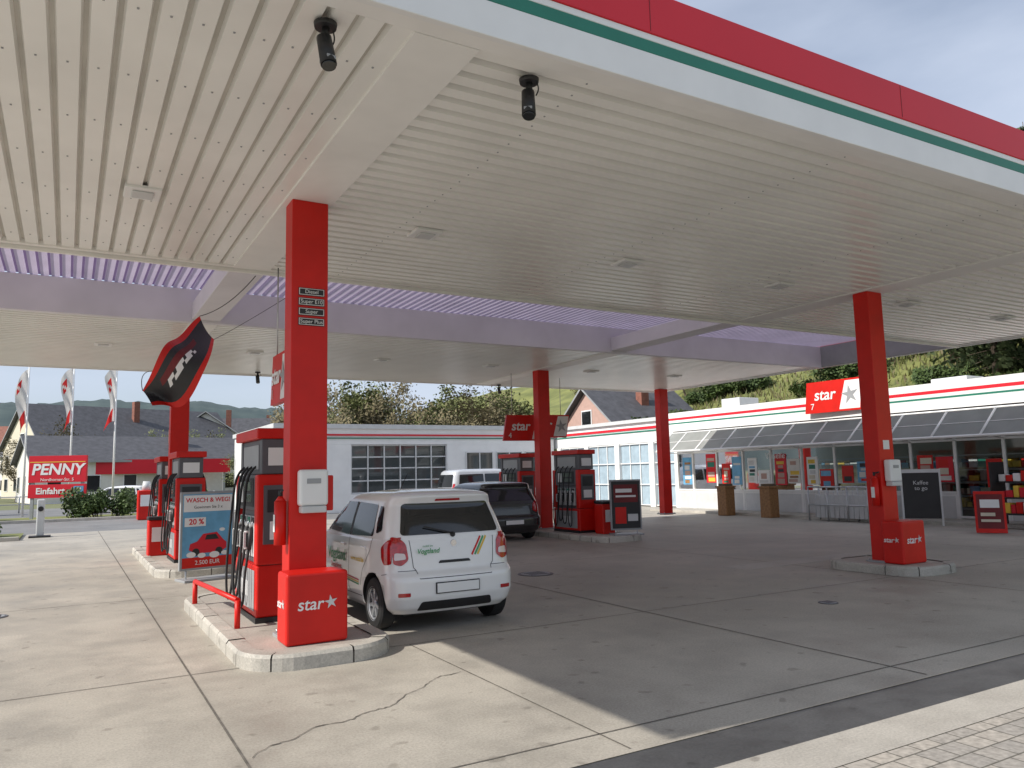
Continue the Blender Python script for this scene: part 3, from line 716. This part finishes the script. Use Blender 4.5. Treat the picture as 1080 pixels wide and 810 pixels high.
box('pavement_step',21.1,22.29,5.9,25.3,-.02,.10,'kerb',SH,.015)
b=MB(); b.box(23.5,24.6,22.3,23.3,3.95,4.55,'lgrey'); b.box(25,26,14,15.2,3.95,4.5,'lgrey'); b.cyl((24,19,3.95),(24,19,4.6),.12,.12,'metal'); b.build('roof_vents',SH,.02)

W2=empty('car_wash_building')
b=MB(); b.box(23.6,33,25.15,37,3.0,4.05,'white'); xs=25.2
while xs<36: b.box(23.55,23.75,xs,xs+.35,0,2.998,'white'); xs+=2.6
b.box(23.8,33,25.15,25.3,0,2.998,'white'); b.box(28,28.2,25.3,36.9,0,2.998,'lgrey')
b.box(23.56,23.598,25.15,36.1,3.62,3.74,'redf'); b.box(23.56,23.598,25.15,36.1,3.50,3.56,'green')
b.box(23.45,23.597,25.1,36.1,3.95,4.12,'lgrey'); b.build('walls',W2)
b=MB(); xs=25.55
while xs<35.5:
    for k in range(3):
        y=xs+k*.75; b.box(23.66,23.70,y,y+.05,.05,2.98,'white')
    for z in (.05,1.0,2.0,2.93): b.box(23.62,23.66,xs,xs+2.24,z,z+.05,'white')
    b.face([(23.71,xs,.05),(23.71,xs+2.25,.05),(23.71,xs+2.25,3),(23.71,xs,3)],'skyblue'); xs+=2.6
b.build('glazed_doors',W2)
W3=empty('workshop_building')
b=MB(); b.box(8.2,23.44,36.1,46,0,.86,'white'); b.box(8.2,11.8,36.1,46,.862,3.24,'white'); b.box(16.9,23.44,36.1,46,.862,3.24,'white'); b.box(11.8,16.9,36.6,46,.862,3.24,'grey'); b.box(8.2,23.44,36.1,46,3.242,4.0,'white'); b.build('walls',W3)
b=MB(); b.box(8.1,23.44,36.0,46.1,4.002,4.22,'lgrey'); b.box(8.15,23.44,36.04,36.098,3.66,3.74,'redf'); b.box(8.15,23.44,36.04,36.098,3.52,3.57,'green'); b.build('roof_edge',W3)
b=MB()
for i in range(7): x=11.8+i*.84; b.box(x,x+.06,36.15,36.2,.87,3.23,'lgrey')
for z in (.87,1.45,2.05,2.6,3.17): b.box(11.81,16.89,36.2,36.24,z,z+.06,'lgrey')
b.face([(11.8,36.25,.87),(16.9,36.25,.87),(16.9,36.25,3.23),(11.8,36.25,3.23)],'glass')
for i in range(3):
    x=18+i*1.8; b.box(x,x+1.5,36.05,36.098,.3,2.8,'glassdark'); b.box(x-.05,x,36.03,36.098,.25,2.85,'lgrey'); b.box(x+1.5,x+1.55,36.03,36.098,.25,2.85,'lgrey'); b.box(x+.72,x+.78,36.03,36.049,.3,2.8,'lgrey')
b.build('windows',W3)

for yy_ in (20.6,18.6):
    E=empty('wooden_planter',(20.75,yy_,0)); b=MB(); b.box(-.22,.22,-.22,.22,0,1.0,'wood'); b.build('post_body',E,.02); b=MB(); b.box(-.26,.26,-.26,.26,1.0,1.06,'wood'); b.box(-.18,.18,-.18,.18,1.062,1.14,'soil'); b.build('top',E,.01)
E=empty('trolley_rail',(20.4,15.6,0)); b=MB()
for y in (-1.0,-.3,.4,1.1):
    b.cyl((0,y,0),(0,y,1.05),.025,.025,'metal',8); b.cyl((.5,y,0),(.5,y,1.05),.025,.025,'metal',8); b.cyl((0,y,1.05),(.5,y,1.05),.025,.025,'metal',8)
for z in (1.05,.5): b.cyl((0,-1.0,z),(0,1.1,z),.022,.022,'metal',8)
for k in range(12): b.cyl((.1,-.95+k*.17,.1),(.1,-.95+k*.17,.95),.008,.008,'metal',5)
b.box(.15,.45,-.9,1.0,.1,.8,'lgrey'); b.build('rails',E)
E=empty('chalkboard_sign',(20.5,13.0,0),R(-55)); b=MB(); b.box(-.45,.45,-.03,.03,.2,1.45,'dark'); b.box(-.5,-.452,-.04,.04,0,1.55,'lgrey'); b.box(.452,.5,-.04,.04,0,1.55,'lgrey'); b.box(-.45,.45,-.04,.04,1.452,1.55,'lgrey'); b.build('board',E)
text('board_text','Kaffee\nto go',.15,(0,-.035,1.1),FY,'lgrey',E)
E=empty('a_frame_sign',(19.4,10.6,0),R(-60)); b=MB()
for s in (-1,1):
    T=Matrix.Translation((0,s*.25,0))@Matrix.Rotation(R(13)*s,4,'X'); b.box(-.32,.32,-.015,.015,.02,1.02,'red',T)
    if s<0:
        b.box(-.27,.27,-.019,-.0155,.12,.95,'darkred',T); b.box(-.2,.2,-.023,-.0195,.62,.82,'white',T); b.box(-.2,.2,-.023,-.0195,.28,.34,'cream',T); b.box(-.2,.1,-.023,-.0195,.42,.50,'cream',T)
b.build('boards',E)
E=empty('flower_stand',(20.9,10.3,.1),R(-90)); b=MB()
for i,z in enumerate((.3,.7,1.1)): b.box(-.879,.879,-.25+i*.12,.2+i*.1,z-.04,z,'dark')
b.box(-.92,-.88,-.25,.4,0,1.6,'dark'); b.box(.88,.92,-.25,.4,0,1.6,'dark'); b.build('rack',E)
b=MB(); random.seed(5)
for i,z in enumerate((.3,.7,1.1)):
    x=-.85
    while x<.8:
        w=random.uniform(.12,.2); b.box(x,x+w-.02,-.2+i*.12,.1+i*.1,z+.002,z+random.uniform(.15,.3),random.choice(['red','redf','red','white','yellow','green'])); x+=w
b.build('goods',E,.01)

# ------------------------------------------------------------------ left distance
for i,(x,y) in enumerate(((-2.0,48.5),(.1,47.3),(2.1,46.1))):
    E=empty('flag_pole',(x,y,-.02)); b=MB(); b.cyl((0,0,0),(0,0,8.0),.06,.035,'white',10); b.cyl((0,0,8),(0,0,8.06),.05,.05,'white',8); b.build('pole',E)
    b=MB(); nu,nv=8,20
    def fp(u,v): return (-.05-.55*u*(.7+.3*math.sin(v*5+i)),.14*math.sin(u*5+v*7+i),7.85-2.9*v-.55*u*u)
    for a in range(nu):
        for c in range(nv):
            k='flagred' if (c>14 and a>1) or (2<c<7 and 3<a<7 and (a+c)%5) else 'flag'
            b.face([fp(a/nu,c/nv),fp((a+1)/nu,c/nv),fp((a+1)/nu,(c+1)/nv),fp(a/nu,(c+1)/nv)],k,True)
    b.build('flag_cloth',E)
E=empty('market_sign',(-.4,44.1,0),R(-20)); b=MB(); b.box(-1.3,1.3,-.1,.1,1.75,3.05,'redf'); b.box(-1.3,1.3,-.08,.08,1.0,1.65,'redf'); b.box(-1.2,-1.05,-.05,.05,0,3.0,'grey'); b.box(1.05,1.2,-.05,.05,0,3.0,'grey'); b.box(-1.25,1.25,-.108,-.1005,2.72,2.76,'yellow'); b.build('panels',E,.02)
text('sign_text','PENNY',.74,(0,-.112,2.36),FY,'white',E,bold=.02,shear=.15); text('sign_text','Einfahrt',.42,(-.3,-.09,1.32),FY,'white',E,bold=.01)
b=MB(); b.box(.75,1.2,-.09,-.082,1.1,1.55,'blue'); b.build('parking_panel',E); text('sign_text','P',.42,(.98,-.095,1.32),FY,'white',E,bold=.01)
text('sign_text','Nordhorner-Str. 5',.2,(0,-.112,1.88),FY,'white',E)
E=empty('air_service_post',(-.7,29.2,0)); b=MB(); b.box(-.11,.11,-.11,.11,.05,1.2,'lgrey'); b.build('post',E,.03); b=MB(); b.box(-.3,.3,-.3,.3,0,.05,'dark'); b.cyl((0,-.12,.9),(0,-.16,.9),.08,.08,'dark'); b.build('base',E)
E=empty('vacuum_station',(3.1,38.5,0)); b=MB(); b.box(-.35,.35,-.3,.3,0,1.3,'red'); b.build('cabinet',E,.04); b=MB(); b.box(-.25,.25,-.31,-.302,.6,1.1,'white'); b.cyl((0,0,1.3),(0,0,1.7),.2,.15,'lgrey'); b.build('top',E)
box('kerb',-14,-1.2,27.9,28.05,-.02,.12,'kerb',None,.02); sheet('grass_verge',-14,-1.2,28.06,31,.06,'grass')
sheet('grass_verge',-40,7.8,40.5,46.5,.004,'grass'); box('kerb',-40,7.8,40.35,40.5,-.02,.12,'kerb',None,.02)
E=empty('fence',(0,0,0)); b=MB()
for i in range(20): b.cyl((-12+i*1.2,54,0),(-12+i*1.2,54,1.0),.04,.04,'metal',6)
for z in (.5,.95): b.cyl((-12,54,z),(11,54,z),.03,.03,'metal',6)
b.build('rails',E)
def house(name,loc,rz,w,d,h,rh,wk,rk,wins=4,fl=2):
    E=empty(name,loc,rz); b=MB()
    P=[(-w/2,0),(w/2,0),(w/2,h),(0,h+rh),(-w/2,h)]
    b.face([(x,-d/2,z) for x,z in P],wk); b.face([(x,d/2,z) for x,z in P][::-1],wk)
    b.face([(-w/2,-d/2,0),(-w/2,-d/2,h),(-w/2,d/2,h),(-w/2,d/2,0)],wk); b.face([(w/2,-d/2,0),(w/2,d/2,0),(w/2,d/2,h),(w/2,-d/2,h)],wk); b.build('walls',E)
    b=MB(); o=.5; s=rh/(w/2)
    for q in (-1,1):
        A=(0,h+rh+.08);B=(q*(w/2+o),h-o*s+.08)
        for dz in (0,.18): b.face([(A[0],-d/2-o,A[1]+dz),(B[0],-d/2-o,B[1]+dz),(B[0],d/2+o,B[1]+dz),(A[0],d/2+o,A[1]+dz)],rk)
        for yy in (-d/2-o,d/2+o): b.face([(A[0],yy,A[1]),(B[0],yy,B[1]),(B[0],yy,B[1]+.18),(A[0],yy,A[1]+.18)],'grey')
        b.face([(B[0],-d/2-o,B[1]),(B[0],d/2+o,B[1]),(B[0],d/2+o,B[1]+.18),(B[0],-d/2-o,B[1]+.18)],'grey')
    b.box(w*.15,w*.15+.7,-.3,.4,h+rh*.5,h+rh+.9,'roofred'); b.build('roof',E)
    b=MB()
    for f in range(fl):
        z=.9+f*2.8
        if z+1.4>h: break
        for i in range(wins):
            x=-w/2+(i+.5)*w/wins
            b.box(x-.6,x+.6,-d/2-.05,-d/2-.02,z-.08,z+1.48,'white'); b.box(x-.5,x-.03,-d/2-.07,-d/2-.051,z,z+1.4,'glassdark'); b.box(x+.03,x+.5,-d/2-.07,-d/2-.051,z,z+1.4,'glassdark')
        n=max(2,int(d/3))
        for i in range(n):
            y=-d/2+(i+.5)*d/n
            for q in (-1,1):
                X=q*w/2; x0,x1=sorted((X+q*.02,X+q*.05)); b.box(x0,x1,y-.6,y+.6,z-.08,z+1.48,'white'); x0,x1=sorted((X+q*.051,X+q*.07)); b.box(x0,x1,y-.5,y+.5,z,z+1.4,'glassdark')
    b.box(-.5,.5,-d/2-.09,-d/2-.071,0,2.1,'wood')
    if rh>2.5: b.box(-.7,.7,-d/2-.05,-d/2-.02,h+.5,h+1.7,'white'); b.box(-.6,.6,-d/2-.07,-d/2-.051,h+.6,h+1.6,'glassdark')
    b.build('windows_and_door',E)
house('town_house',(6.5,112,0),R(-70),13,24,6.0,5.0,'cream','slate',4)
house('town_house',(18,120,0),R(-15),14,12,6,5,'offwhite','slate',4)
house('town_house',(-2,135,0),R(20),12,14,6,6,'offwhite','slate',4)
house('town_house',(28,128,0),R(75),12,22,6.2,5,'cream','slate',4)
house('market_building',(8.5,84,0),R(-80),10,24,3.6,2.2,'offwhite','slate',3,1)
b=MB(); b.box(1.5,13.5,77.8,78,2.4,3.7,'redf')
for x in (2,7.5,13): b.box(x-.1,x+.1,78.01,78.2,0,3.6,'grey')
b.build('market_hoarding_sign')
house('town_house',(-6,150,0),R(60),12,14,6,5,'pink','roofred',4)
house('hill_house',(38,47.5,1.0),R(-92),8.5,8,3.6,3.2,'pink','slate',3,1)

# ------------------------------------------------------------------ terrain
def hz(x,y):
    base=max(0,x-30)*.42; base=min(base,17+.06*max(0,x-70))
    return base+ (math.sin(x*.21+y*.13)*.6+math.sin(y*.31)*.4)*min(1,max(0,x-30)/8) -.05
b=MB(); nx,ny=46,60
gx=[29.5+1.6*i+ .06*i*i for i in range(nx)]; gy=[-30+3.2*j for j in range(ny)]
b.v=[(x,y,hz(x,y)) for x in gx for y in gy]; i0=b.m('grass')
for i in range(nx-1):
    for j in range(ny-1): b.f.append((i*ny+j,(i+1)*ny+j,(i+1)*ny+j+1,i*ny+j+1)); b.mi.append(i0); b.sm.append(True)
b.build('hillside_terrain')
b=MB(); i0=b.m('forest'); na,nr=420,12; random.seed(2)
for i in range(na):
    a=R(-60+i*150/na)
    top=47+5*math.sin(a*6+1.6)+2.5*math.sin(a*13)+.8*math.sin(a*61)+random.uniform(-.4,.4)
    for j in range(nr):
        t=j/(nr-1); d=380+170*t
        b.v.append((math.sin(a)*d,math.cos(a)*d,-1+top*math.sin(t*math.pi/2)+(random.uniform(-.7,.7) if 0<j<nr-1 else 0)))
for i in range(na-1):
    for j in range(nr-1): b.f.append((i*nr+j,(i+1)*nr+j,(i+1)*nr+j+1,i*nr+j+1)); b.mi.append(i0); b.sm.append(True)
b.build('distant_hills')

# ------------------------------------------------------------------ vegetation
def rv(s=1): return Vector((random.gauss(0,s),random.gauss(0,s),random.gauss(0,s)))
def leafq(b,p,s,k):
    u=rv().normalized(); w=u.orthogonal().normalized()
    b.face([p-u*s,p+w*s*.6,p+u*s,p-w*s*.6],k)
def tree_mesh(name,seed,H,cr,k,nleaf,ls):
    random.seed(seed); b=MB(); tips=[]
    def br(p,d,L,r,lev):
        n=4; q=p
        for i in range(n):
            d=(d+rv(.13)+Vector((0,0,.06))).normalized(); q2=q+d*L/n; r2=r*(1-.17)
            b.cyl(q,q2,r,r2,'bark',5 if lev else 9,False); q=q2; r=r2
            if lev>=1: tips.append((q.copy(),L*.16))
            if lev<3 and i>0:
                for c in range(2 if lev else 3):
                    a=rv().normalized(); nd=(d*.55+a*.8); nd.z=abs(nd.z)*.7+.1; br(q,nd.normalized(),L*random.uniform(.45,.65),r*.55,lev+1)
        tips.append((q,L*.2))
    br(Vector((0,0,0)),Vector((0,0,1)),H*.62,H*.022,0)
    for i in range(nleaf):
        p,s=random.choice(tips); leafq(b,p+rv(s*.9+.1),ls*random.uniform(.5,1.2),k)
    me=b.build(name); m=me.data; bpy.data.objects.remove(me); return m
def conifer_mesh(name,seed,H,k):
    random.seed(seed); b=MB(); b.cyl((0,0,0),(0,0,H),H*.018,.02,'bark',8)
    z=H*.1
    while z<H*.98:
        L=(H-z)*.27+.25
        for c in range(random.randint(5,8)):
            a=random.uniform(0,6.28); l=L*random.uniform(.6,1.15); e=Vector((math.cos(a)*l,math.sin(a)*l,z-l*.22)); o=Vector((0,0,z))
            b.cyl(o,e,.03,.008,'bark',4,False)
            for q in range(int(14+l*16)):
                t=random.random()**.7; p=o.lerp(e,t)+rv(.05+.11*l*(1-t*.5)); p.z-=random.random()*.18; leafq(b,p,random.uniform(.12,.28),k)
        z+=H*.028+.12
    me=b.build(name); m=me.data; bpy.data.objects.remove(me); return m
TA=tree_mesh('tree_a',1,9,3,'leafb',3800,.15); TB=tree_mesh('tree_b',5,9,3,'leaf',5200,.18); TC=conifer_mesh('conifer_a',3,15,'needle'); TD=tree_mesh('tree_d',12,9,3,'leaf',3800,.16)
TE=tree_mesh('tree_big',31,17,3,'needle',34000,.30)
def place(name,me,x,y,z=None,s=1,rz=None):
    o=bpy.data.objects.new(name,me); o.location=(x,y,(hz(x,y)-.1 if x>30 else -.05) if z is None else z); o.rotation_euler=(0,0,random.uniform(0,6.28) if rz is None else rz); o.scale=(s,s,s*random.uniform(.92,1.08)); col.objects.link(o)
random.seed(21)
for (x,y,s,m) in ((15,52,.82,TA),(18,55,.95,TB),(21.5,53,.9,TA),(25,56,.95,TD),(28.5,54,.9,TA),(22,60,1.0,TB),(30,60,1.0,TD),(33,57,.85,TB),(17,60,.9,TD),(26,50,.75,TA),(12.5,54,.55,TA)):
    place('tree',m,x,y,None,s*.95)
place('tree',TE,42,18.6,None,.80,0)
for (x,y,s) in ((44,23,.8),(47,27,.75),(50,22,.8),(52,31,.8),(56,26,.9),(50,36,.6),(43,16,.8)): place('conifer_tree',TC,x,y,None,s)
for i in range(16):
    x=random.uniform(46,85); y=random.uniform(12,75); place('tree',random.choice((TA,TB,TD)),x,y,None,random.uniform(.5,.85))
for i in range(10): place('tree',random.choice((TB,TD,TA)),random.uniform(-12,34),random.uniform(88,105),None,random.uniform(.5,.75))
place('tree',TD,9.8,47.5,None,.38)
def bush_mesh(name,seed,rx,ry,h,n,k,ls=.06):
    random.seed(seed); b=MB()
    cl=[(Vector((random.uniform(-rx,rx)*.75,random.uniform(-ry,ry)*.75,random.uniform(.25,.75)*h)),random.uniform(.18,.32)*h+.1) for _ in range(int(10+rx*8))]
    for c,_ in cl: b.cyl((c.x*.6,c.y*.6,0),c,.02,.008,'bark',5,False)
    for i in range(n):
        c,s=random.choice(cl); d=rv().normalized()*s*random.uniform(.5,1.15); p=c+d
        if p.z>0: leafq(b,p,ls*random.uniform(.6,1.3),k)
    o=b.build(name); m=o.data; bpy.data.objects.remove(o); return m
B1=bush_mesh('bush_a',4,1.8,.8,1.3,4500,'bush',.085); B2=bush_mesh('bush_b',6,1.2,1.0,.8,3000,'bush',.075)
place('hedge_bush',B1,1.5,43,0,1,0); place('hedge_bush',B1,5.2,43.5,0,.9,0); place('hedge_bush',B1,-4.8,43.6,0,1,0)
for x in (-2.6,-4.8,-7): place('hedge_bush',B2,x,29.4,.05,.8,.3)
for i in range(26): place('hillside_shrub',B1 if i%2 else B2,random.uniform(31,50),random.uniform(8,60),None,random.uniform(.8,1.9))
random.seed(9); b=MB()
for i in range(9000):
    x=random.uniform(30,55); y=random.uniform(8,50); z=hz(x,y); h=random.uniform(.2,.6); a=random.uniform(0,6.28); d=Vector((math.cos(a),math.sin(a),0))*.08
    p=Vector((x,y,z-.05)); b.face([p-d,p+d,p+Vector((random.gauss(0,.12),random.gauss(0,.12),h))],random.choice(('grass','leaf','leafb')))
b.build('hillside_grass')

# ------------------------------------------------------------------ world, sun, camera
EL=R(38); S=Vector((-math.cos(EL),.035,math.sin(EL))).normalized()
w=bpy.data.worlds.new('World'); sc.world=w; w.use_nodes=True; nt=w.node_tree; N=nt.nodes; Lk=nt.links
bg=N['Background']; sky=N.new('ShaderNodeTexSky'); sky.sky_type='NISHITA'; sky.sun_disc=False; sky.sun_elevation=EL; sky.sun_rotation=math.atan2(S.x,S.y); sky.air_density=1.0; sky.dust_density=1.0
tc=N.new('ShaderNodeTexCoord'); mp=N.new('ShaderNodeMapping'); mp.inputs['Scale'].default_value=(1,1,3.0); Lk.new(tc.outputs['Generated'],mp.inputs[0])
nz=N.new('ShaderNodeTexNoise'); nz.inputs['Scale'].default_value=2.0; nz.inputs['Detail'].default_value=6; nz.inputs['Roughness'].default_value=.5; Lk.new(mp.outputs[0],nz.inputs[0])
cr=N.new('ShaderNodeValToRGB'); cr.color_ramp.elements[0].position=.34; cr.color_ramp.elements[1].position=.70; cr.color_ramp.elements[0].color=(.45,.45,.45,1); cr.color_ramp.elements[1].color=(.95,.95,.95,1); Lk.new(nz.outputs['Fac'],cr.inputs[0])
mx=N.new('ShaderNodeMix'); mx.data_type='RGBA'; Lk.new(cr.outputs[0],mx.inputs[0]); Lk.new(sky.outputs[0],mx.inputs[6]); mx.inputs[7].default_value=(6.1,6.8,8.2,1)
Lk.new(mx.outputs[2],bg.inputs[0]); bg.inputs[1].default_value=.115
sd=bpy.data.lights.new('sun','SUN'); sd.energy=5; sd.angle=R(.5); sd.color=(1,.95,.87); so=bpy.data.objects.new('sun',sd); so.rotation_euler=S.to_track_quat('Z','Y').to_euler(); so.location=(-20,0,30); col.objects.link(so)
th=R(30); p=R(6.6); r=R(1.3)
F=Vector((math.sin(th)*math.cos(p),math.cos(th)*math.cos(p),math.sin(p))); R0=Vector((math.cos(th),-math.sin(th),0)); U0=R0.cross(F)
Rr=R0*math.cos(r)-U0*math.sin(r); U=U0*math.cos(r)+R0*math.sin(r)
cd=bpy.data.cameras.new('camera'); cd.sensor_width=36; cd.lens=27.03; cd.clip_end=6000; cd.clip_start=.05
co=bpy.data.objects.new('camera',cd); m=Matrix((Rr,U,-F)).transposed().to_4x4(); m.translation=Vector((0,0,1.7)); co.matrix_world=m; col.objects.link(co); sc.camera=co
sc.view_settings.view_transform='Standard'; sc.view_settings.look='None'; sc.view_settings.exposure=0
